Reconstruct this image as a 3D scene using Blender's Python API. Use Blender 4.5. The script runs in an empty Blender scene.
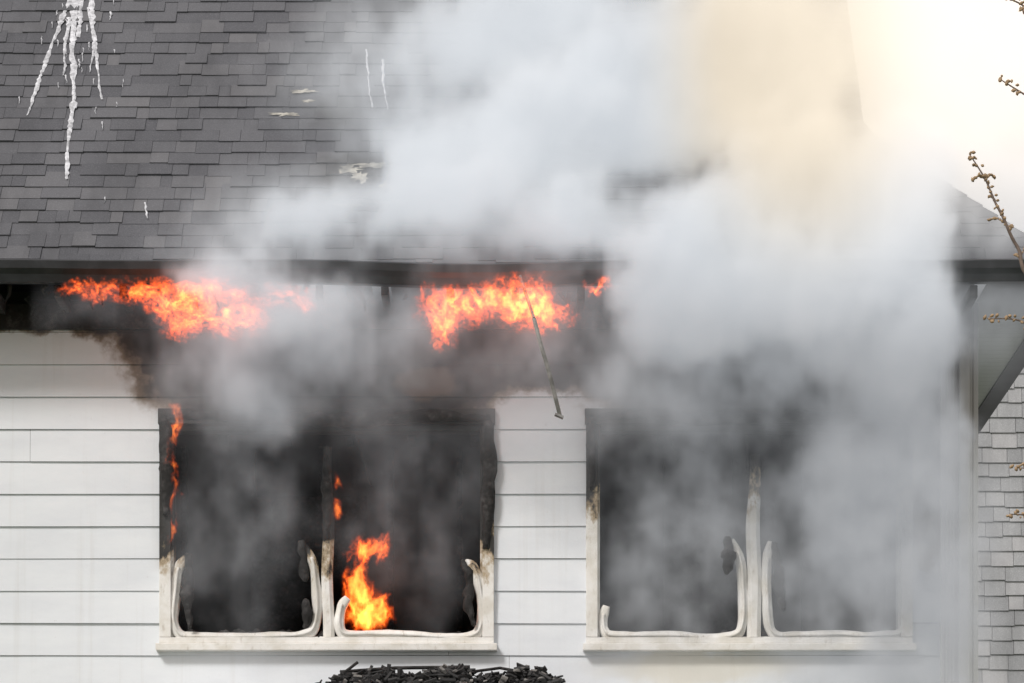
import bpy, bmesh, math, random
from mathutils import Vector, noise as mnoise
random.seed(7)
D=22.0; CZ=1.7; HOR=1118.0; S=160.0
def P(px,py,y=0.0):
    k=(D+y)/D
    return Vector(((px-512)/S*k, y, CZ+(HOR-py)/S*k))
scene=bpy.context.scene
# ------------------------------------------------------------------ helpers
def empty(name):
    o=bpy.data.objects.new(name,None); scene.collection.objects.link(o); return o
class MB:
    def __init__(s): s.v=[]; s.f=[]
    def quad(s,a,b,c,d):
        n=len(s.v); s.v+= [tuple(a),tuple(b),tuple(c),tuple(d)]; s.f.append((n,n+1,n+2,n+3))
    def box(s,x0,x1,y0,y1,z0,z1):
        s.hexa([(x0,y0,z0),(x1,y0,z0),(x1,y1,z0),(x0,y1,z0),(x0,y0,z1),(x1,y0,z1),(x1,y1,z1),(x0,y1,z1)])
    def hexa(s,p):
        n=len(s.v); s.v+=[tuple(q) for q in p]
        for f in [(0,3,2,1),(4,5,6,7),(0,1,5,4),(1,2,6,5),(2,3,7,6),(3,0,4,7)]:
            s.f.append(tuple(n+i for i in f))
    def tube(s,pts,rad,seg=8,flat=1.0,cap=True,squarish=False,ydir=Vector((0,1,0))):
        n0=len(s.v); N=len(pts)
        for i,p in enumerate(pts):
            p=Vector(p)
            t=(Vector(pts[min(i+1,N-1)])-Vector(pts[max(i-1,0)]))
            if t.length<1e-6: t=Vector((0,0,1))
            t.normalize()
            a=t.cross(ydir)
            if a.length<1e-3: a=t.cross(Vector((1,0,0)))
            a.normalize(); b=t.cross(a).normalized()
            r=rad[i] if isinstance(rad,(list,tuple)) else rad
            for k in range(seg):
                th=2*math.pi*(k+0.5)/seg
                c,q=math.cos(th),math.sin(th)
                if squarish:
                    m=max(abs(c),abs(q)); mm=0.2+0.8/m; c*=mm*0.8; q*=mm*0.8
                s.v.append(tuple(p+a*c*r+b*q*r*flat))
        for i in range(N-1):
            for k in range(seg):
                k2=(k+1)%seg
                s.f.append((n0+i*seg+k,n0+i*seg+k2,n0+(i+1)*seg+k2,n0+(i+1)*seg+k))
        if cap:
            s.f.append(tuple(n0+k for k in range(seg))[::-1]); s.f.append(tuple(n0+(N-1)*seg+k for k in range(seg)))
    def obj(s,name,mat,parent=None,smooth=False,bevel=0):
        me=bpy.data.meshes.new(name); me.from_pydata(s.v,[],s.f); me.update()
        bm=bmesh.new(); bm.from_mesh(me); bmesh.ops.recalc_face_normals(bm,faces=bm.faces); bm.to_mesh(me); bm.free()
        if smooth:
            for p in me.polygons: p.use_smooth=True
        o=bpy.data.objects.new(name,me); scene.collection.objects.link(o)
        me.materials.append(mat)
        if parent: o.parent=parent
        if bevel:
            m=o.modifiers.new('b','BEVEL'); m.width=bevel; m.segments=2; m.limit_method='ANGLE'
        return o
def interp(path,n=6):
    out=[]; L=len(path)
    for i in range(L-1):
        p0=path[max(i-1,0)];p1=path[i];p2=path[i+1];p3=path[min(i+2,L-1)]
        for k in range(n):
            t=k/n
            out.append(0.5*((2*p1)+(p2-p0)*t+(2*p0-5*p1+4*p2-p3)*t*t+(3*p1-p0-3*p2+p3)*t**3))
    out.append(path[-1]); return out
class T:
    def __init__(s,tree): s.t=tree; s.n=tree.nodes; s.l=tree.links
    def put(s,sock,v):
        if v is None: return
        if isinstance(v,bpy.types.NodeSocket): s.l.new(v,sock)
        else: sock.default_value=v
    def m(s,op,a,b=None,c=None,clamp=False):
        n=s.n.new('ShaderNodeMath'); n.operation=op; n.use_clamp=clamp
        s.put(n.inputs[0],a); s.put(n.inputs[1],b); s.put(n.inputs[2],c); return n.outputs[0]
    def v(s,op,a,b=None,scale=None):
        n=s.n.new('ShaderNodeVectorMath'); n.operation=op
        s.put(n.inputs[0],a); s.put(n.inputs[1],b)
        if scale is not None: s.put(n.inputs['Scale'],scale)
        return n.outputs['Value'] if op in('LENGTH','DISTANCE','DOT_PRODUCT') else n.outputs['Vector']
    def noise(s,vec,scale,detail=4,rough=0.55,col=False):
        n=s.n.new('ShaderNodeTexNoise'); s.put(n.inputs['Vector'],vec)
        n.inputs['Scale'].default_value=scale; n.inputs['Detail'].default_value=detail; n.inputs['Roughness'].default_value=rough
        return n.outputs[1] if col else n.outputs[0]
    def ss(s,x,a,b,lo=0.0,hi=1.0,smooth=True):
        n=s.n.new('ShaderNodeMapRange'); n.interpolation_type='SMOOTHSTEP' if smooth else 'LINEAR'
        s.put(n.inputs[0],x); s.put(n.inputs[1],a); s.put(n.inputs[2],b); s.put(n.inputs[3],lo); s.put(n.inputs[4],hi); return n.outputs[0]
    def blob(s,vec,c,r,dens=1.0):
        d=s.v('SUBTRACT',vec,tuple(c)); d=s.v('MULTIPLY',d,tuple(1.0/q for q in r)); l=s.v('LENGTH',d)
        return s.ss(l,1.0,0.0,0.0,dens)
    def addall(s,xs,op='ADD'):
        a=xs[0]
        for x in xs[1:]: a=s.m(op,a,x)
        return a
    def mix(s,f,a,b):
        n=s.n.new('ShaderNodeMix'); n.data_type='RGBA'
        s.put(n.inputs[0],f); 
        s.put(n.inputs[6],a if not isinstance(a,tuple) else (*a,1)); s.put(n.inputs[7],b if not isinstance(b,tuple) else (*b,1)); return n.outputs[2]
    def sep(s,v):
        n=s.n.new('ShaderNodeSeparateXYZ'); s.put(n.inputs[0],v); return n.outputs
def mat(name):
    m=bpy.data.materials.new(name); m.use_nodes=True
    t=T(m.node_tree); b=m.node_tree.nodes['Principled BSDF']
    return m,t,b
def pos(t): return t.n.new('ShaderNodeNewGeometry').outputs['Position']
def bump(t,b,h,strength=0.3,dist=0.01):
    n=t.n.new('ShaderNodeBump'); n.inputs['Strength'].default_value=strength; n.inputs['Distance'].default_value=dist
    t.l.new(h,n.inputs['Height']); t.l.new(n.outputs[0],b.inputs['Normal'])
def simple(name,col,rough=0.7,var=0.25,scale=6,bs=0.2,metal=0.0):
    m,t,b=mat(name); p=pos(t)
    n=t.noise(p,scale,6,0.6)
    lo=tuple(c*(1-var) for c in col); hi=tuple(min(1,c*(1+var)) for c in col)
    t.l.new(t.mix(t.ss(n,0.3,0.7),lo,hi),b.inputs['Base Color'])
    b.inputs['Roughness'].default_value=rough; b.inputs['Metallic'].default_value=metal
    bump(t,b,t.noise(p,scale*8,5),bs,0.004); return m
def soot(t,p):
    w=t.v('ADD',p,t.v('SCALE',t.v('SUBTRACT',t.noise(p,2.2,6,0.6,True),(0.5,0.5,0.5)),None,0.55))
    w=t.v('MULTIPLY',w,(1,0,1))
    def e(px,py,rx,ry,d=1.0):
        c=P(px,py); return t.blob(w,(c.x,0,c.z),(rx/S,99,ry/S),d)
    L=[e(-60,290,420,58,2.0),e(430,310,330,100,3.0),e(250,350,160,130,3.0),e(400,370,170,90,2.2),e(420,290,560,80,3.0),
       e(800,300,320,150,3.5),e(760,360,260,110,3),e(950,400,50,130,2.0),e(800,270,360,120,3),e(935,500,40,150,.7),e(540,340,90,60,2.0)]
    f=t.addall(L)
    f=t.m('MULTIPLY',f,t.ss(t.noise(p,5,6,0.65),0.25,0.6,0.55,1.15))
    return f
# ------------------------------------------------------------------ materials
def siding_mat():
    m,t,b=mat('white_siding_paint'); p=pos(t)
    s=soot(t,p)
    n=t.noise(t.v('MULTIPLY',p,(1,1,3)),1.5,6,0.6)
    base=t.mix(t.ss(n,0.3,0.75),(0.80,0.835,0.88),(0.72,0.755,0.81))
    sp=t.noise(p,30,4,0.7); base=t.mix(t.ss(sp,0.66,0.8,0,0.35),base,(0.35,0.33,0.3))
    vr=t.noise(t.v('MULTIPLY',p,(14,1,0.5)),1,4,0.6); base=t.mix(t.ss(vr,0.52,0.8,0,0.22),base,(0.5,0.48,0.45))
    c=P(700,668); st=t.blob(t.v('ADD',p,t.v('SCALE',t.noise(p,3,4,.6,True),None,0.3)),(c.x+.15,0,c.z+.15),(1.1,9,0.22)); base=t.mix(t.ss(st,0.1,0.8,0,0.45),base,(0.62,0.55,0.38))
    base=t.mix(t.ss(s,0.12,0.5),base,(0.25,0.205,0.165))
    base=t.mix(t.ss(s,0.38,0.8),base,(0.045,0.04,0.038))
    base=t.mix(t.ss(s,0.85,1.5),base,(0.012,0.012,0.013))
    c=P(425,382); w=t.v('ADD',p,t.v('SCALE',t.noise(p,6,4,.6,True),None,0.15))
    pt=t.blob(w,(c.x+.07,0,c.z+.07),(0.35,9,0.2)); base=t.mix(t.ss(pt,0.3,0.6,0,0.6),base,(0.16,0.10,0.06))
    t.l.new(base,b.inputs['Base Color']); b.inputs['Roughness'].default_value=0.55
    bump(t,b,t.m('ADD',t.noise(p,60,4,0.7),t.m('MULTIPLY',t.noise(p,5,3),2.0)),0.25,0.004)
    return m
def vinyl_mat():
    m,t,b=mat('scorched_vinyl'); p=pos(t); x,y,z=t.sep(p)
    n=t.noise(t.v('MULTIPLY',p,(1.6,1,1)),6,6,0.65)
    right=t.ss(x,-0.2,0.9)
    zline=t.m('ADD',t.m('MULTIPLY',right,0.42),P(0,560).z)
    zz=t.m('ADD',z,t.m('MULTIPLY',t.m('SUBTRACT',n,0.5),1.1))
    d=t.m('SUBTRACT',zz,zline)
    base=t.mix(t.ss(t.noise(p,9,5),0.35,0.7),(0.84,0.83,0.81),(0.70,0.675,0.62))
    stn=t.noise(t.v('MULTIPLY',p,(3,1,1)),11,6,.7); base=t.mix(t.ss(stn,.53,.78,0,.65),base,(.33,.27,.20))
    base=t.mix(t.ss(d,-0.12,0.03),base,(0.42,0.33,0.22))
    base=t.mix(t.ss(d,0.0,0.12),base,(0.02,0.019,0.018))
    t.l.new(base,b.inputs['Base Color']); b.inputs['Roughness'].default_value=0.5
    bump(t,b,t.noise(p,35,5,0.6),0.4,0.006); return m
def char_mat(name='charred_wood',col=(0.015,0.014,0.014)):
    m,t,b=mat(name); p=pos(t)
    n=t.noise(p,14,6,0.65)
    t.l.new(t.mix(t.ss(n,0.45,0.75),col,tuple(c*4+0.02 for c in col)),b.inputs['Base Color'])
    b.inputs['Roughness'].default_value=0.85
    v=t.n.new('ShaderNodeTexVoronoi'); v.inputs['Scale'].default_value=30; t.l.new(p,v.inputs['Vector'])
    bump(t,b,v.outputs[0],0.6,0.01); return m
def ash_mat():
    m,t,b=mat('ash_and_char'); g=t.n.new('ShaderNodeNewGeometry'); r=g.outputs['Random Per Island']
    base=t.mix(t.ss(r,.0,.8,smooth=False),(.015,.015,.016),(.05,.05,.052)); base=t.mix(t.ss(r,.86,1.0,smooth=False),base,(.26,.25,.24))
    t.l.new(base,b.inputs['Base Color']); b.inputs['Roughness'].default_value=.9; return m
def shingle_mat(name,c1,c2,c3,weather=True):
    m,t,b=mat(name); g=t.n.new('ShaderNodeNewGeometry'); p=g.outputs['Position']; r=g.outputs['Random Per Island']
    base=t.mix(t.ss(r,0.0,0.6,smooth=False),c1,c2); base=t.mix(t.ss(r,0.75,1.0,smooth=False),base,c3)
    gr=t.noise(p,120,3,0.8); base=t.mix(t.ss(gr,0.45,0.75,0,0.5),base,tuple(min(1,c*2.2) for c in c2))
    n=t.noise(t.v('MULTIPLY',p,(2.5,.7,.7)),1.0,5,0.6); base=t.mix(t.ss(n,0.4,0.75,0,0.5),base,tuple(c*.5 for c in c1))
    if weather:
        def e(px,py,rx,ry,d=1.0):
            c=R(px,py); return t.blob(w,tuple(c),(rx/S,ry/S*1.5,ry/S*1.5),d)
        w=t.v('ADD',p,t.v('SCALE',t.v('SUBTRACT',t.noise(p,5,5,.6,True),(0.5,0.5,0.5)),None,0.4))
        f=t.addall([e(390,180,150,60,1.2),e(340,110,80,50,.8),e(560,220,150,60,1.2)])
        base=t.mix(t.ss(f,0.25,0.8,0,0.75),base,(0.03,0.026,0.024))
    t.l.new(base,b.inputs['Base Color']); b.inputs['Roughness'].default_value=0.9
    bump(t,b,gr,0.5,0.004); return m
E_Y=-0.5; E_Z=6.93; XC=3.35; TG=1.085
def R(px,py,off=0.0):
    k=(HOR-py)/(S*D); t=(k*(D+E_Y)-(E_Z-CZ))/(1-k); y=E_Y+t
    return Vector(((px-512)/S*(D+y)/D, y-off*.7071, E_Z+t+off*.7071))

M_siding=siding_mat(); M_vinyl=vinyl_mat(); M_char=char_mat(); M_ash=ash_mat()
M_roof=shingle_mat('asphalt_shingles',(0.078,0.080,0.092),(0.106,0.108,0.121),(0.138,0.138,0.149))
M_gutter=simple('dark_gutter_metal',(0.035,0.037,0.042),0.4,0.3,5,0.1,0.3)
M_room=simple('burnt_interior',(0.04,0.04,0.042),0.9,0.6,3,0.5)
M_white=simple('white_trim_paint',(0.72,0.72,0.71),0.5,0.08,4,0.1)
M_sheath=char_mat('charred_sheathing',(0.02,0.017,0.015))
M_metal=simple('bent_flashing_metal',(0.22,0.215,0.21),0.45,0.4,12,0.2,0.4)
M_foam=simple('dried_white_runs',(0.55,0.56,0.60),0.8,0.4,25,0.4)
M_under=simple('bared_underlayment',(0.30,0.285,0.25),0.8,0.6,14,0.4)

house=empty('white_house')
W=[(160,494,410,650),(586,912,410,650)]
def wr(w): 
    a=P(w[0]+4,w[2]+4); b=P(w[1]-4,w[3]-6); return (a.x,b.x,b.z,a.z)
holes=[wr(w) for w in W]
XR=P(972,0).x; XL=-9.0; ZT=6.86
mb=MB()
xs=[XL]+[v for h in holes for v in h[:2]]+[XR]
for i in range(len(xs)-1):
    if i%2==0: mb.box(xs[i],xs[i+1],0.0,0.14,0.0,ZT)
    else:
        mb.box(xs[i],xs[i+1],0.0,0.14,0.0,holes[0][2]); mb.box(xs[i],xs[i+1],0.0,0.14,holes[0][3],ZT)
mb.obj('wall_sheathing',M_sheath,house)
mb=MB(); mb.box(XR-0.14,XR,0.143,9,0,ZT); mb.box(XL,XL+0.14,0.143,9,0,ZT); mb.box(XL+.143,XR-.143,8.86,9,0,ZT)
mb.obj('side_and_back_walls',M_white,house)
# ---------------- siding boards
mb=MB(); H=32.3/S; z=P(0,365).z
rows=[]; zz=z
while zz<ZT: rows.append(zz); zz+=H
zz=z-H
while zz>0: rows.append(zz); zz-=H
def sid(x0,x1,za,zb,zr,tilt):
    n=max(1,int((x1-x0)/0.25))
    def yo(zv,x): 
        f=(zv-zr)/H
        return -0.004-0.009*(1-f)-tilt*(1-f)-0.004*mnoise.noise((x*0.9,zr*7,0))*(1 if f<.5 else .4)
    zd=lambda x:0.003*mnoise.noise((x*.8,zr*3,5))
    for i in range(n):
        a=x0+(x1-x0)*i/n; b=x0+(x1-x0)*(i+1)/n
        bot=abs(za-zr)<1e-4
        da,db=(zd(a),zd(b)) if bot else (0,0)
        mb.quad((a,yo(za,a),za+da),(b,yo(za,b),za+db),(b,yo(zb,b),zb),(a,yo(zb,a),zb))
        if bot: mb.quad((a,-0.002,za+.002+da),(b,-0.002,za+.002+db),(b,yo(za,b),za+db),(a,yo(za,a),za+da))
for r,zr in enumerate(sorted(rows)):
    zt=min(zr+H,ZT); cuts=[XL]; x=XL+random.uniform(.6,4.4)
    while x<XR-0.4:
        if random.random()<.6: cuts.append(x)
        x+=random.uniform(3.2,4.2)
    cuts.append(XR-0.10)
    for i in range(len(cuts)-1):
        a,b=cuts[i]+0.001,cuts[i+1]-0.001; tilt=random.uniform(-.001,.003)
        segs=[(a,b,zr,zt)]
        for h in holes:
            out=[]
            for (p,q,u,v) in segs:
                if q<=h[0] or p>=h[1] or v<=h[2] or u>=h[3]: out.append((p,q,u,v)); continue
                if p<h[0]: out.append((p,h[0],u,v))
                if q>h[1]: out.append((h[1],q,u,v))
                pp,qq=max(p,h[0]),min(q,h[1])
                if u<h[2]: out.append((pp,qq,u,h[2]))
                if v>h[3]: out.append((pp,qq,h[3],v))
            segs=out
        for (p,q,u,v) in segs:
            if q-p>0.01: sid(p,q,u,v,zr,tilt)
mb.obj('lap_siding',M_siding,house)
# ---------------- corner board with flutes and downspout
def corner_mat():
    m,t,b=mat('corner_paint'); p=pos(t); x,y,z=t.sep(p)
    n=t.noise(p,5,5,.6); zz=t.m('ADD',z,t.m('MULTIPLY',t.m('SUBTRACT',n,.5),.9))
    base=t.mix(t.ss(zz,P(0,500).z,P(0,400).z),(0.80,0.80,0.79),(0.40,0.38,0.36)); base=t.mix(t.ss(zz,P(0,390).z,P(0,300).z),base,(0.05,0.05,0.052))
    t.l.new(base,b.inputs['Base Color']); b.inputs['Roughness'].default_value=.5; return m
M_corner=corner_mat()
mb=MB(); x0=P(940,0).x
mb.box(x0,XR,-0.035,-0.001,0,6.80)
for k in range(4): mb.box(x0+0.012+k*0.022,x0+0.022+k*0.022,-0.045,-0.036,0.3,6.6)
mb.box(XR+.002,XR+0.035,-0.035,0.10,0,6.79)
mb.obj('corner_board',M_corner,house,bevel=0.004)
mb=MB(); mb.box(P(957,0).x,P(968,0).x,-0.10,-0.05,0.2,P(0,338).z); mb.obj('downspout',M_corner,house,bevel=0.012)
# ---------------- windows
def jag(a,b,n,amp,seed):
    out=[]
    for i in range(n+1):
        f=i/n; p=a.lerp(b,f); nn=mnoise.noise_vector(p*3+Vector((seed,0,0)))
        out.append(p+Vector((nn.x,0,nn.z))*amp)
    return out
def window(wi,w,mull,sashes):
    L,Rr,Tt,B=w
    mb=MB()
    a=P(L,Tt); b=P(Rr,B)
    cw=0.072
    mb.box(a.x,a.x+cw,-0.05,-0.001,b.z+.075,a.z-.10)
    mb.box(b.x-cw,b.x,-0.05,-0.001,b.z+.075,a.z-.10)
    mb.box(a.x-.008,b.x+.008,-0.055,-0.001,a.z-.097,a.z)
    mb.box(a.x,b.x,-0.056,-0.001,b.z+.035,b.z+.072)
    mb.box(a.x-.02,b.x+.02,-0.085,-0.001,b.z-.012,b.z+.032)
    mb.box(a.x+cw*.6,a.x+cw+.015,0.001,0.13,b.z+.08,a.z-.10)
    mb.box(b.x-cw-.015,b.x-cw*.6,0.001,0.13,b.z+.08,a.z-.10)
    mb.box(a.x+cw+.02,b.x-cw-.02,0.001,0.13,b.z+.04,b.z+.085)
    mb.box(a.x+cw+.02,b.x-cw-.02,0.004,0.13,a.z-.13,a.z-.09)
    mb.obj('window_casing',M_vinyl,house,bevel=0.004)
    mb=MB()
    ml,mr,mt=mull
    p=P(ml,mt); q=P(mr,B)
    cx=(p.x+q.x)/2; hw=(q.x-p.x)/2
    pts=jag(Vector((cx,-0.0,b.z+.075)),Vector((cx,0.0,p.z)),16,0.012,wi*5)
    mb.tube(pts,[hw*(1.1 if i<11 else 1.1-(i-10)*0.06) for i in range(17)],8,1.0,squarish=True)
    mb.obj('window_mullion',M_vinyl,house,smooth=False)
    for si,path in enumerate(sashes):
        mb=MB()
        pts=interp([P(x,y,0.01)+Vector((0,0.012*math.sin(i*1.7+si),0)) for i,(x,y) in enumerate(path)],6)
        pts=[q_+Vector((mnoise.noise(q_*6),0,mnoise.noise(q_*5+Vector((7,si,wi)))))*.009 for q_ in pts]
        N=len(pts); rad=[]
        for i,pp in enumerate(pts):
            e_=min(i,N-1-i)/4.0
            rad.append(0.040*(0.72+0.28*min(1,e_))*(1+.22*mnoise.noise(pp*7+Vector((si*3,wi,0)))+.08*mnoise.noise(pp*22)))
        mb.tube(pts,rad,16,1.2,squarish=True)
        pts2=[q_+Vector((0,-0.046,0.004)) for q_ in pts[5:-4]]
        mb.tube(pts2,[r*0.3 for r in rad[5:-4]],4)
        mb.obj('melted_sash',M_vinyl,house,smooth=True)
window(0,W[0],(321,334,448),[
 [(187,558),(178,573),(175,600),(175,624),(182,636),(200,637),(262,638),(300,636),(314,628),(317,600),(314,568),(304,546)],
 [(348,598),(341,607),(339,624),(346,636),(370,635),(400,636),(440,639),(471,637),(481,626),(481,595),(475,570),(466,563)]])
window(1,W[1],(746,762,455),[
 [(606,606),(603,617),(604,631),(614,637),(660,636),(700,638),(734,636),(743,624),(743,590),(739,560),(730,541)],
 [(771,542),(767,565),(767,612),(774,635),(800,637),(840,636),(885,637),(902,632),(906,610),(905,540),(904,455)]])
mb=MB()
def clump(path,r,seg=9,y=-0.02):
    pts=interp([P(a,b,y+random.uniform(-.02,.02)) for a,b in path],7); N=len(pts)
    rad=[r*(0.35+0.75*math.sin(math.pi*(i+.6)/(N+.2)))*(1+0.5*mnoise.noise(q*22)) for i,q in enumerate(pts)]
    pts=[q+mnoise.noise_vector(q*25)*0.012 for q in pts]
    mb.tube(pts,rad,seg)
clump([(188,554),(189,575),(187,598),(190,628)],0.036,y=-.04)
clump([(300,541),(304,560),(304,582)],0.032,y=-.04)
clump([(304,600),(308,614),(305,628)],0.03)
clump([(463,560),(470,580),(468,605),(474,625)],0.03,y=-.03)
clump([(727,536),(729,556),(727,574)],0.036,y=-.04)
clump([(774,541),(778,570),(780,590),(784,610)],0.036,y=-.03)
clump([(326,455),(327,490),(327,540)],0.032,y=-.045)
clump([(488,415),(489,470),(486,550)],0.042,y=-.05)
clump([(165,412),(167,460),(166,515)],0.04,y=-.05)
clump([(165,417),(250,415),(330,420),(420,416),(490,418)],0.045,y=-.05)
clump([(590,418),(650,414),(700,419),(800,416),(905,418)],0.04,y=-.05)
clump([(592,420),(591,450),(593,490)],0.028,y=-.05)
clump([(907,420),(909,450),(907,480)],0.035,y=-.05)
for k in range(110):
    w=random.choice(W); x=random.uniform(w[0]+18,w[1]-18)
    r=random.uniform(.008,.034); clump([(x-r*150,638),(x,637-r*120),(x+r*150,639)],r*.6,6,0.03)
mb.obj('charred_window_remnants',M_char,house,smooth=True)
# ---------------- interior room
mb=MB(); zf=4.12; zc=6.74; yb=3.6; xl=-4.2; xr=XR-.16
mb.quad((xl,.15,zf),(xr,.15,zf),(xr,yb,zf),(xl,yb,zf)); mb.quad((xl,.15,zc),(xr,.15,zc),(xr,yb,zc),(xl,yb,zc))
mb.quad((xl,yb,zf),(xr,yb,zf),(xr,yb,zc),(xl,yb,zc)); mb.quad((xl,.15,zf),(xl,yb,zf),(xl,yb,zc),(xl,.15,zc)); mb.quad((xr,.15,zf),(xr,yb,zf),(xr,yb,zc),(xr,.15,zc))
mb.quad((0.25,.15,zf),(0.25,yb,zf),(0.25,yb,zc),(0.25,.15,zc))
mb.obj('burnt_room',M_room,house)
mb=MB()
for k in range(15):
    x=xl+.3+k*.45; mb.box(x,x+.05,.3,yb-.02,zc-.16,zc-.01)
for k in range(14):
    x=xl+.3+k*.5; mb.box(x,x+.04,yb-.09,yb-.01,zf+.01,zc-.17)
mb.box(-1.9,-1.05,yb-.13,yb-.10,zf,6.2); mb.box(1.1,1.9,yb-.13,yb-.10,zf,6.2)
for k in range(9):
    x=random.uniform(-2,2.5); z0=random.uniform(5.7,6.5)
    mb.tube([(x,1.2,zc),(x+random.uniform(-.3,.3),1.0,z0)],.012,5)
mb.obj('charred_joists_and_studs',M_char,house)
# ---------------- roof shingles
mb=MB(); EXP=0.142; nrow=int(4.3*1.4142/EXP)
def rp(x,s,off): t=s/1.41421; return (x,E_Y+t-off*.7071,E_Z+t+off*.7071)
def xlim(s):
    t=s/1.41421; return XC-t if t<TG else XC-TG
for i in range(-1,nrow):
    s0=max(i*EXP,-0.03) ; s1=i*EXP+EXP*1.9; x=XL+random.uniform(0,.2)
    while x<XC:
        w=random.choice([.08,.11,.14,.17,.2,.24,.3])*random.uniform(.9,1.1); xa=x+.001; xb=x+w-.001; x+=w
        j=random.uniform(-.006,.006); lift=random.choice([.006,.012,.015])+random.uniform(0,.005)
        wob=0.016*mnoise.noise((x*1.2,s0*2,3)); sa=s0+j+wob
        la,lb=xlim(sa),xlim(s1)
        if xa>=la-.01: continue
        p=[min(xa,la),min(xb,la),min(xb,lb),min(xa,lb)]
        off=.002+.004*mnoise.noise((x*.5,s0,0))
        mb.hexa([rp(p[0],sa,off+.001),rp(p[1],sa+random.uniform(-.004,.004),off+.001),rp(p[2],s1,off-.004),rp(p[3],s1,off-.004),
                 rp(p[0],sa,off+lift),rp(p[1],sa,off+lift),rp(p[2],s1,off+.002),rp(p[3],s1,off+.002)])
mb.obj('roof_shingles',M_roof,house)
mb=MB(); TR=4.5; XG=XC-TG
def rq(x,t,off=-.02): return (x,E_Y+t,E_Z+t+off)
n=len(mb.v)
mb.v+= [rq(XL,0),rq(XC,0),rq(XG,TG),rq(XG,TR),rq(XL,TR)]; mb.f.append((n,n+1,n+2,n+3,n+4))
yr=E_Y+TR; zr=E_Z+TR-.02; yb2=E_Y+2*TR
n=len(mb.v); mb.v+=[(XL,yr,zr),(XG,yr,zr),(XG,yb2-TG,E_Z+TG-.02),(XC,yb2,E_Z-.02),(XL,yb2,E_Z-.02)]; mb.f.append((n,n+1,n+2,n+3,n+4))
n=len(mb.v); mb.v+=[(XC,E_Y,E_Z-.02),(XC,yb2,E_Z-.02),(XG,yb2-TG,E_Z+TG-.02),(XG,E_Y+TG,E_Z+TG-.02)]; mb.f.append((n,n+1,n+2,n+3))
mb.obj('roof_deck',M_roof,house)
mb=MB(); n=len(mb.v); mb.v+=[(XG-.06,E_Y+TG,E_Z+TG-.05),(XG-.06,yb2-TG,E_Z+TG-.05),(XG-.06,yr,zr-.05),(XL,E_Y,E_Z-.05),(XL,yb2,E_Z-.05),(XL,yr,zr-.05)]
mb.f+= [(n,n+1,n+2),(n+3,n+4,n+5)]; mb.obj('gable_wall',M_white,house)
mb=MB()
for k in range(13):
    t=k*.085; a=Vector((XC-t,E_Y+t,E_Z+t)); d=Vector((-1,1,1)).normalized(); up=Vector((.25,-.25,1)).normalized()*.02
    l=Vector((-.12,-.0,0)); b2=a+d*.22
    mb.hexa([a+l,a+up*.2,b2+up*.2,b2+l*.9, a+l+up*.9,a+up*1.6,b2+up*.9,b2+l*.9+up*.3])
mb.obj('hip_cap',M_roof,house)
# ---------------- gutter
prof=[(-.50,6.915),(-.50,6.79),(-.585,6.785),(-.60,6.83),(-.625,6.86),(-.632,6.905),(-.62,6.915),(-.612,6.905),(-.595,6.84),(-.57,6.80),(-.512,6.80),(-.512,6.915)]
mb=MB()
xsg=[XL+i*.15 for i in range(int((XC+.12-XL)/.15)+1)]+[XC+.125]
for x in xsg:
    dz=.010*mnoise.noise((x*1.1,0,0)) - (0.022*math.exp(-((x+.1)/.8)**2)); dy=.012*mnoise.noise((x*2.2,4,0))
    for (a,b) in prof: mb.v.append((x,a+(dy if a<-.55 else 0),b+dz))
m_=len(prof)
for i in range(len(xsg)-1):
    for k in range(m_):
        k2=(k+1)%m_; mb.f.append((i*m_+k,i*m_+k2,(i+1)*m_+k2,(i+1)*m_+k))
mb.f.append(tuple(range(m_))); mb.f.append(tuple((len(xsg)-1)*m_+k for k in range(m_)))
mb.box(XC+.002,XC+.12,-.49,yb2,6.787,6.912)
mb.obj('gutter',M_gutter,house)
# ---------------- soffit / rafter tails
def soffit_mat():
    m,t,b=mat('soffit_panel'); p=pos(t); x,y,z=t.sep(p)
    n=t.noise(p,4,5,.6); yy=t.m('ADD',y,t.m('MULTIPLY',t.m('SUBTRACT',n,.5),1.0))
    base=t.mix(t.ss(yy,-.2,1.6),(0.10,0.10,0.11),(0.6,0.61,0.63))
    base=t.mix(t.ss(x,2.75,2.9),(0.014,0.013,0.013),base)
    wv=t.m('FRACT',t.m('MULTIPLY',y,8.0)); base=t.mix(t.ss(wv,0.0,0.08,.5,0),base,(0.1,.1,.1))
    t.l.new(base,b.inputs['Base Color']); return m
M_soff=soffit_mat()
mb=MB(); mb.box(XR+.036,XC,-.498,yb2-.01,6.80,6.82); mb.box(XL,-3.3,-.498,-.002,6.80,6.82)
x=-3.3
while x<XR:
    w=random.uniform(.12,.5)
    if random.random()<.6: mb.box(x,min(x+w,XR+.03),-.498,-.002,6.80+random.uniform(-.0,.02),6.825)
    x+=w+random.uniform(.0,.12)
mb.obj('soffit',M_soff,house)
mb=MB()
for k in range(32):
    x=XL+.2+k*.4
    if x<XR: mb.box(x,x+.045,-.495,-.03,6.70+random.uniform(0,.03),6.79)
mb.box(XL,XR-.15,-.05,-.022,6.62,6.78)
mb.obj('rafter_tails_and_frieze',M_char,house,bevel=.004)
mb=MB()
for k in range(46):
    x=random.uniform(-3.3,2.6); l=random.uniform(.03,.16); y=random.uniform(-.48,-.1)
    p0=Vector((x,y,6.80)); p1=p0+Vector((random.uniform(-.06,.06),random.uniform(-.04,.04),-l)); mid=(p0+p1)/2+Vector((random.uniform(-.03,.03),0,0))
    mb.tube([p0,mid,p1],[random.uniform(.01,.03),.012,.004],5,.4)
mb.obj('burnt_soffit_scraps',M_char,house)
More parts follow.
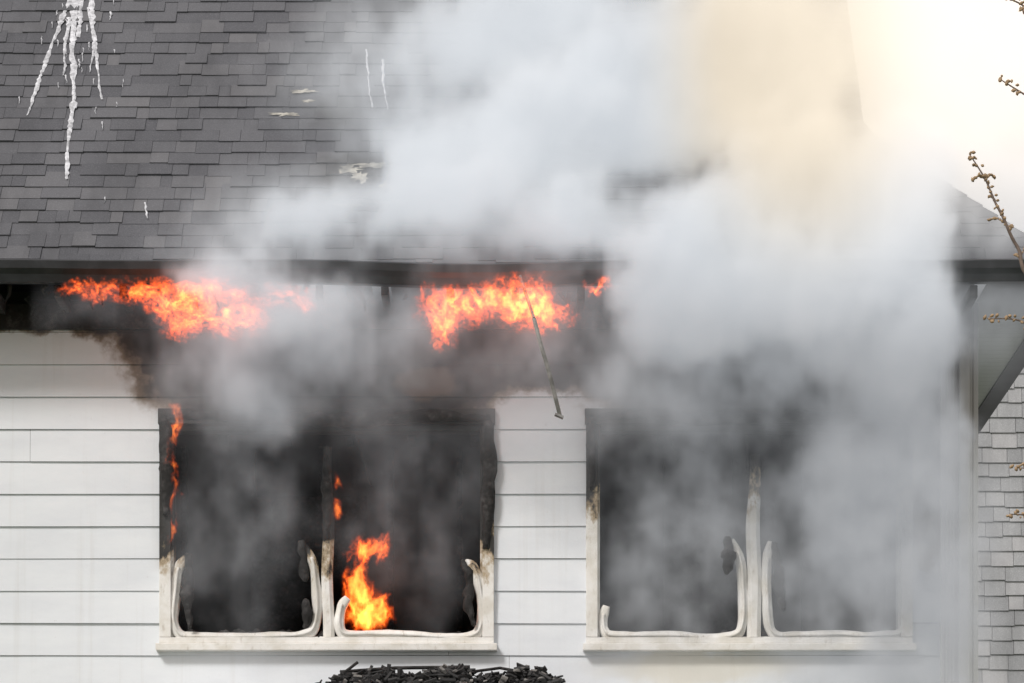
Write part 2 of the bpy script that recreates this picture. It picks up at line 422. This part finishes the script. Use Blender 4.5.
# ---------------- marks on roof
def ribbon(mb,path,w0,w1,off=.018):
    pts=interp([R(a,b) for a,b in path],14); N=len(pts); n0=len(mb.v)
    for i,p in enumerate(pts):
        w=(w0+(w1-w0)*i/(N-1))*max(.35,0.62+.5*mnoise.noise(p*5+Vector((path[0][0],0,0)))+.5*mnoise.noise(p*40))/S/2
        jx=.008*mnoise.noise(p*8)+.006*mnoise.noise(p*33)
        q=p+Vector((jx,-.7071*off,.7071*off)); 
        mb.v.append(tuple(q-Vector((w,0,0)))); mb.v.append(tuple(q+Vector((0,-.003,.003)))); mb.v.append(tuple(q+Vector((w,0,0))))
    for i in range(N-1):
        for k in (0,1): mb.f.append((n0+i*3+k,n0+i*3+k+1,n0+i*3+k+4,n0+i*3+k+3))
mb=MB()
ribbon(mb,[(73,-6),(62,22),(47,60),(37,90),(28,118)],9,4)
ribbon(mb,[(76,-6),(73,50),(74,100),(69,140),(67,182)],11,5)
ribbon(mb,[(70,20),(66,45),(64,78)],7,3)
ribbon(mb,[(91,-6),(93,30),(97,60),(102,102)],8,4)
ribbon(mb,[(82,-6),(80,22),(78,40)],10,5)
ribbon(mb,[(88,10),(94,45),(90,75)],5,2)
ribbon(mb,[(62,-4),(75,3),(92,-3)],16,16)
ribbon(mb,[(146,205),(146,213),(147,221)],3,2); ribbon(mb,[(366,52),(368,75),(372,110)],4,2); ribbon(mb,[(383,62),(384,85),(387,112)],4,2)
for k in range(40):
    x=random.gauss(76,24); y=abs(random.gauss(0,70)); l=random.uniform(3,9); ribbon(mb,[(x,y),(x+.3,y+l/2),(x,y+l)],2.5,1)
mb.obj('white_drip_marks',M_foam,house)
mb=MB()
def patch(px,py,w,h):
    n=26; c=len(mb.v); 
    for k in range(n):
        th=2*math.pi*k/n; r=1+.9*mnoise.noise((px+math.cos(th)*2,py+math.sin(th)*2,1))+random.uniform(-.3,.3)
        mb.v.append(tuple(R(px+math.cos(th)*w*r,py+math.sin(th)*h*r,.021)))
    mb.f.append(tuple(range(c,c+n)))
for a in [(303,94,13,1.8),(285,117,12,1.6),(350,172,12,4),(372,168,14,2.5),(388,190,8,4),(345,208,14,2),(410,206,18,3),(308,104,6,1.5),(360,180,8,5)]: patch(*a)
mb.obj('bared_roof_patches',M_under,house)
mb=MB(); pts=interp([P(534,318,-.85),P(541,345,-.86),P(549,372,-.86),P(556,400,-.85),P(560,416,-.83)],5)
mb.tube(pts,.014,6,.3); mb.tube([pts[-1]+Vector((-.03,0,.01)),pts[-1]+Vector((.02,0,-.01))],.012,5)
mb.tube([P(520,276,-.66),P(534,318,-.85)],.01,5)
mb.obj('hanging_gutter_bracket',M_metal,house)
# ---------------- porch roof and debris
porch_z=4.12
mb=MB(); mb.box(-2.2,1.3,-1.5,-.03,porch_z-.22,porch_z); mb.box(-2.05,-1.9,-1.4,-1.25,0,porch_z-.223); mb.box(1.0,1.15,-1.4,-1.25,0,porch_z-.223)
mb.obj('porch_roof',M_white,house,bevel=.01)
deb=empty('charred_debris_pile')
mb=MB()
for k in range(2600):
    x=random.uniform(-1.4,.6)
    hgt=(0.33*(1-min(1,abs((x+.42)/.98))**5)+.07*mnoise.noise((x*4,0,0))+.03*mnoise.noise((x*13,0,0))); 
    y=random.uniform(-.75,-.12); z=porch_z+random.random()**.5*hgt*(1-.2*abs((y+.4)/.4)); z=max(z,porch_z+.02)
    l=random.uniform(.012,.05)*(2.2 if random.random()<.06 else 1); a=Vector((random.gauss(0,1),random.gauss(0,1),random.gauss(0,.4))).normalized()*l
    b=a.cross(Vector((random.random(),random.random(),1))).normalized()*random.uniform(.004,.02); c=a.cross(b).normalized()*random.uniform(.002,.008)
    o=Vector((x,y,z)); mb.hexa([o-a-b-c,o+a-b-c,o+a+b-c,o-a+b-c,o-a-b+c,o+a*.8-b+c,o+a+b+c,o-a+b*.6+c])
mb.obj('burnt_shards',M_ash,deb)
mb=MB(); mb.tube([P(340,672,-.3),P(395,668,-.3),P(470,667,-.3)],.012,6); mb.tube([P(345,672,-.35),P(358,662,-.35)],.01,6); mb.tube([P(440,676,-.4),P(500,668,-.2),P(545,676,-.2)],.010,6)
mb.obj('burnt_sticks',M_char,deb)
# ---------------- neighbour house
nb=empty('neighbor_house')
M_nsh=shingle_mat('weathered_wall_shingles',(0.33,0.34,0.36),(0.43,0.44,0.46),(0.53,0.53,0.55),False)
mb=MB(); z=2.0
mb.box(3.6,12,10.05,16,0,8.9)
while z<8.85:
    x=3.6+random.uniform(0,.15)
    while x<7:
        w=random.uniform(.12,.24); dz=random.uniform(-.008,.008); mb.hexa([(x,10.02,z+dz),(x+w-.004,10.02,z+dz),(x+w-.004,10.045,z+dz),(x,10.045,z+dz),(x,10.035,z+.145),(x+w-.004,10.035,z+.145),(x+w-.004,10.045,z+.145),(x,10.045,z+.145)]); x+=w
    z+=.135
mb.obj('shingled_wall',M_nsh,nb)
mb=MB(); mb.hexa([(3.4,9.9,8.9),(12.2,9.9,8.9),(12.2,16.2,8.9),(3.4,16.2,8.9),(3.4,13,9.6),(12.2,13,9.6),(12.2,13.1,9.6),(3.4,13.1,9.6)]); mb.obj('low_roof',M_roof,nb)
M_ground=simple('lawn_ground',(0.06,0.085,0.035),0.95,0.4,1.5,0.5)
mb=MB(); mb.quad((-600,-600,0),(600,-600,0),(600,900,0),(-600,900,0)); mb.obj('ground',M_ground)
# ---------------- budding tree at right
tree=empty('budding_tree'); M_bark=simple('twig_bark',(0.16,0.12,0.10),0.8,0.3,20,.4); M_bud=simple('tan_buds',(0.36,0.25,0.15),0.7,0.3,40,.3)
mb=MB(); bud=MB(); TY=-3.0
base=Vector((4.6,TY,0)); 
trunk=[base,Vector((4.62,TY,2)),Vector((4.5,TY,4)),Vector((4.45,TY,5.5)),Vector((4.5,TY,7)),Vector((4.4,TY,8.6))]
tp=interp(trunk,5); mb.tube(tp,[.13*(1-i/len(tp)*.75) for i in range(len(tp))],10)
def budat(p,r):
    d=Vector((random.gauss(0,1),random.gauss(0,1),random.gauss(0,1))).normalized()
    bud.tube([p-d*r*1.4,p-d*r*.5,p+d*r*.5,p+d*r*1.5],[r*.3,r,r*.85,r*.15],6)
def branch(path,r0,nb_=14,sub=5):
    pts=interp(path,8); N=len(pts); pts=[q+mnoise.noise_vector(q*5)*.015 for q in pts]
    mb.tube(pts,[r0*(1-.8*i/N) for i in range(N)],6)
    for i in range(N//2,N):
        for _ in range(2 if random.random()<.6 else 1):
            budat(pts[i]+Vector((random.uniform(-.02,.02),0,random.uniform(-.015,.025))),random.uniform(.006,.011))
    for k in range(sub):
        i=random.randint(N//3,N-2); d=Vector((random.uniform(-.2,.15),random.uniform(-.2,.2),random.uniform(-.05,.25)))*.45
        q=[pts[i],pts[i]+d*.5+Vector((0,0,.02)),pts[i]+d]; qq=interp(q,4); mb.tube(qq,[.004,.0038]*4+[.002],5)
        for a in qq[2:]: budat(a,random.uniform(.005,.010))
branch([Vector((4.45,TY,5.6)),P(1060,300,TY),P(1018,246,TY),P(1000,212,TY),P(984,180,TY),P(970,156,TY)],.014,sub=7)
branch([Vector((4.45,TY,7.2)),P(1070,130,TY),P(1035,102,TY),P(1000,80,TY)],.012,sub=1)
branch([Vector((4.45,TY,5.6)),P(1070,350,TY),P(1020,322,TY),P(988,318,TY)],.010,sub=1)
branch([Vector((4.5,TY,4.6)),P(1075,530,TY),P(1040,518,TY),P(1008,514,TY)],.012,sub=2)
branch([Vector((4.5,TY,4.6)),P(1080,480,TY),P(1040,470,TY),P(1016,468,TY)],.010,sub=1)
branch([Vector((4.5,TY,7.6)),P(1060,20,TY),P(1020,4,TY),P(1005,-3,TY)],.01,sub=1)
for k in range(16):
    a=random.uniform(-1.3,1.3); z0=random.uniform(3.5,8.4); c=Vector((4.48,TY,z0)); d=Vector((math.cos(a),math.sin(a)*1.0,random.uniform(.3,.8)))*random.uniform(.8,1.6)
    branch([c,c+d*.5,c+d],.02,sub=4)
mb.obj('trunk_and_twigs',M_bark,tree,smooth=True); bud.obj('buds',M_bud,tree,smooth=True)

# ================================================================== volumes
def volume_obj(name,lo,hi,voxel,field,material):
    me=bpy.data.meshes.new(name); o=bpy.data.objects.new(name,me); scene.collection.objects.link(o); me.materials.append(material)
    ng=bpy.data.node_groups.new(name+'_field','GeometryNodeTree'); ng.interface.new_socket('Geometry',in_out='OUTPUT',socket_type='NodeSocketGeometry')
    t=T(ng); out=t.n.new('NodeGroupOutput'); p=t.n.new('GeometryNodeInputPosition').outputs[0]
    dens=field(t,p)
    vc=t.n.new('GeometryNodeVolumeCube'); t.l.new(dens,vc.inputs['Density']); vc.inputs['Min'].default_value=lo; vc.inputs['Max'].default_value=hi
    for ax,i in zip('XYZ',range(3)): vc.inputs['Resolution '+ax].default_value=max(4,int((hi[i]-lo[i])/voxel))
    sm=t.n.new('GeometryNodeSetMaterial'); t.l.new(vc.outputs[0],sm.inputs['Geometry']); sm.inputs['Material'].default_value=material
    t.l.new(sm.outputs[0],out.inputs[0])
    md=o.modifiers.new('field','NODES'); md.node_group=ng
    return o
THICK=[
 (905,420,-.5,80,120,.4,1.1),(860,330,-.85,130,120,.5,1.4),(780,300,-.95,150,110,.5,1.5),(700,250,-.85,140,120,.5,1.4),
 (800,180,-.4,160,150,.8,1.4),(905,220,-.7,110,150,.6,1.6),(760,60,.2,190,150,.9,1.5),(620,110,.1,170,150,.7,1.4),
 (500,140,-.0,170,130,.6,1.4),(420,200,-.2,150,100,.5,1.35),(330,230,-.35,130,85,.5,1.25),(235,262,-.75,90,60,.4,1.15),
 (290,320,-.8,130,80,.35,1.3),(390,130,.2,90,80,.4,.85),(540,20,.8,170,120,.7,1.3),(450,50,.7,110,80,.5,.9),(580,225,-.5,150,85,.4,1.3),
 (250,400,-.45,95,100,.28,1.1),(850,450,-.4,120,120,.35,1.1),(680,330,-.7,110,90,.4,1.15),(470,330,-.4,90,60,.3,.45),(700,-80,1.2,280,140,1.0,1.4),
 (930,320,-.6,60,110,.4,1.1),(240,490,-.15,75,90,.2,.65),(700,440,-.2,90,100,.2,.8),(890,540,-.35,90,120,.3,.9),(800,500,-.2,90,90,.2,.8),(935,440,-.5,50,200,.3,.8),(940,60,.6,110,110,.5,.6)]
HAZE=[(960,80,.6,240,280,1.3,2.6),(980,0,1.0,260,220,1.3,2.2),(250,520,-.05,120,160,.22,2.0),(410,500,-.02,110,170,.2,1.8),(670,520,-.05,130,190,.22,5.5),(840,540,-.1,150,190,.3,6.0),
 (930,600,-.35,90,170,.35,5.0),(600,360,-.5,200,120,.35,2.0),(330,350,-.5,200,120,.35,3.0),(480,230,-.4,250,130,.5,2.4),(440,90,.4,200,150,.6,2.2),(880,690,-.4,200,60,.4,2.2),
 (520,430,-.25,120,80,.2,.6),(1000,240,-.3,95,170,.5,2.4),(80,310,-.5,130,45,.25,.9),(200,360,-.5,95,110,.25,2.6),(640,640,-.3,150,80,.3,.35),(310,260,-.5,200,110,.4,2.0),(740,390,-.35,160,80,.25,5.0)]
def smoke_field(t,p):
    st=t.v('MULTIPLY',p,(1,1,.72))
    n1=t.v('SUBTRACT',t.noise(st,1.1,3,0.5,True),(.5,.5,.5)); n2=t.v('SUBTRACT',t.noise(st,3.0,6,0.62,True),(.5,.5,.5))
    w=t.v('ADD',p,t.v('SCALE',n1,None,.8)); w=t.v('ADD',w,t.v('SCALE',n2,None,.62))
    def bl(q):
        px,py,y,rx,rz,ry,d=q; c=P(px,py,y); return t.blob(w,c,(rx/S,ry,rz/S),d)
    th=t.addall([bl(q) for q in THICK]); hz=t.addall([bl(q) for q in HAZE])
    ws=t.v('ADD',st,t.v('SCALE',n2,None,.35))
    er=t.noise(ws,4.2,6,0.65); big=t.noise(ws,1.7,3,.5)
    e=t.m('SUBTRACT',th,t.m('ADD',t.m('MULTIPLY',er,1.5),t.m('MULTIPLY',big,.5)))
    d1=t.m('MULTIPLY',t.ss(e,-.55,.5),9.0)
    d2=t.m('MULTIPLY',hz,t.ss(er,.32,.68,.2,1.6))
    return t.m('ADD',d1,d2)
def smoke_mat():
    m=bpy.data.materials.new('smoke_volume'); m.use_nodes=True; t=T(m.node_tree); t.n.remove(t.n['Principled BSDF']); out=t.n['Material Output']
    v=t.n.new('ShaderNodeVolumePrincipled'); t.l.new(v.outputs[0],out.inputs['Volume'])
    p=pos(t); x,y,z=t.sep(p)
    c=P(785,60,.3); tan=t.blob(p,c,(190/S,9,370/S))
    warm=t.m('MULTIPLY',t.ss(x,0.8,3.0),t.ss(z,6.5,8.4))
    col=t.mix(warm,(.87,.91,.955),(1.0,.93,.86))
    col=t.mix(t.ss(tan,0.0,.75),col,(.93,.855,.735))
    so=t.ss(z,P(0,250).z,P(0,440).z); col=t.mix(t.m('MULTIPLY',so,.5),col,(.72,.735,.76))
    t.l.new(col,v.inputs['Color']); v.inputs['Density'].default_value=1.0; v.inputs['Density Attribute'].default_value='density'; v.inputs['Anisotropy'].default_value=0.0
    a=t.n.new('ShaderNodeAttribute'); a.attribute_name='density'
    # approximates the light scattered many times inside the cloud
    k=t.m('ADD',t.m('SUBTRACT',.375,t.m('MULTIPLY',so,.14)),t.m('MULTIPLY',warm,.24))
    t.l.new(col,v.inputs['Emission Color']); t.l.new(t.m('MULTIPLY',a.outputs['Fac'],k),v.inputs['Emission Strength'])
    m.cycles.volume_step_rate=5.0
    return m
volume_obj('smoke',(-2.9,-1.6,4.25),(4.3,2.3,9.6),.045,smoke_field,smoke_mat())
# flames
def fire_mat(k):
    m=bpy.data.materials.new('flame_volume'); m.use_nodes=True; t=T(m.node_tree); t.n.remove(t.n['Principled BSDF']); out=t.n['Material Output']
    e=t.n.new('ShaderNodeEmission'); t.l.new(e.outputs[0],out.inputs['Volume'])
    a=t.n.new('ShaderNodeAttribute'); a.attribute_name='density'; f=a.outputs['Fac']
    col=t.mix(t.ss(f,.2,.95),(1,.10,.008),(1,.24,.035))
    t.l.new(col,e.inputs[0]); t.l.new(t.m('MULTIPLY',f,k),e.inputs[1]); m.cycles.volume_step_rate=3.0; return m
def flame(lo,hi,blobs,k=30,stretch=(1,1,.6),sc=6,vox=.009,bw=.36,rw=9.0,th=.70):
    def f(t,p):
        n=t.v('SUBTRACT',t.noise(t.v('MULTIPLY',p,stretch),sc*1.0,3,.5,True),(.5,.5,.5)); w=t.v('ADD',p,t.v('SCALE',n,None,.26))
        L=[]
        for (px,py,y,rx,rz,ry) in blobs:
            c=P(px,py,y); L.append(t.blob(w,c,(rx/S,ry,rz/S)))
        s=t.m('MINIMUM',t.addall(L),1.1)
        q=t.noise(t.v('MULTIPLY',w,stretch),sc*1.5,3,.55); ridge=t.m('SUBTRACT',1.0,t.m('MULTIPLY',t.m('ABSOLUTE',t.m('SUBTRACT',q,.5)),rw))
        g=t.m('ADD',t.m('MULTIPLY',s,bw),t.m('MULTIPLY',ridge,.8))
        g=t.m('MULTIPLY',t.ss(g,th,th+.4),t.ss(s,.05,.2)); return g
    return volume_obj('flame',lo,hi,vox,f,fire_mat(k))
def reg(px0,px1,py0,py1,y0,y1):
    a=P(px0,py1,(y0+y1)/2); b=P(px1,py0,(y0+y1)/2); return (a.x,y0,a.z),(b.x,y1,b.z)
lo,hi=reg(50,340,276,352,-.92,-.5)
flame(lo,hi,[(85,289,-.70,50,9,.16),(150,294,-.74,60,20,.18),(215,294,-.76,55,16,.18),(178,314,-.74,34,36,.16),(245,318,-.76,30,24,.14),(215,320,-.74,32,22,.14),(290,300,-.76,40,18,.12)],44,(.9,1,1.2),sc=7)
lo,hi=reg(405,640,272,362,-.92,-.5)
flame(lo,hi,[(450,308,-.74,44,32,.16),(490,302,-.74,52,24,.18),(525,300,-.74,44,38,.18),(552,312,-.74,36,22,.14),(440,330,-.72,24,26,.12),(600,290,-.72,34,9,.08)],44,(1,1,.85),sc=7)
lo,hi=reg(330,405,518,636,-.0,.35)
flame(lo,hi,[(366,616,.15,32,26,.16),(361,588,.15,19,38,.12),(378,610,.15,20,24,.12),(362,550,.15,18,22,.12),(380,548,.15,14,22,.10)],42,(1.3,1,.55),bw=.55)
lo,hi=reg(164,190,405,560,-.10,.02)
flame(lo,hi,[(173,430,-.05,9,35,.06),(174,480,-.05,8,40,.06),(172,525,-.05,8,36,.06)],20,(1,1,.5),8,.008,bw=.72)
lo,hi=reg(328,350,460,545,-.10,.02)
flame(lo,hi,[(338,478,-.05,7,16,.05),(338,512,-.05,7,20,.05)],20,(1,1,.5),8,.008,bw=.72)
# ================================================================== light, camera
world=bpy.data.worlds.new('World'); scene.world=world; world.use_nodes=True
t=T(world.node_tree); bg=t.n['Background']; sky=t.n.new('ShaderNodeTexSky'); sky.sky_type='NISHITA'; sky.sun_disc=False
EL=math.radians(42); AZ=math.radians(215)
sky.sun_elevation=EL; sky.sun_rotation=AZ; sky.dust_density=6; sky.air_density=1.0
t.l.new(t.mix(.85,sky.outputs[0],(5.7,5.35,5.05)),bg.inputs[0]); bg.inputs[1].default_value=.13
sd=bpy.data.lights.new('sun','SUN'); sd.energy=2.1; sd.angle=math.radians(12); sd.color=(1,.97,.93); so=bpy.data.objects.new('sun',sd); scene.collection.objects.link(so)
dirv=Vector((math.sin(AZ)*math.cos(EL),math.cos(AZ)*math.cos(EL),math.sin(EL)))
so.rotation_euler=dirv.to_track_quat('Z','Y').to_euler()
cam=bpy.data.cameras.new('camera'); co=bpy.data.objects.new('camera',cam); scene.collection.objects.link(co); scene.camera=co
co.location=(0,-D,CZ); co.rotation_euler=(math.radians(90),0,0); cam.sensor_width=36; cam.lens=36*D/6.4; cam.shift_y=(HOR-341.5)/1024; cam.clip_end=3000
scene.view_settings.view_transform='Standard'; scene.view_settings.look='None'; scene.view_settings.exposure=0
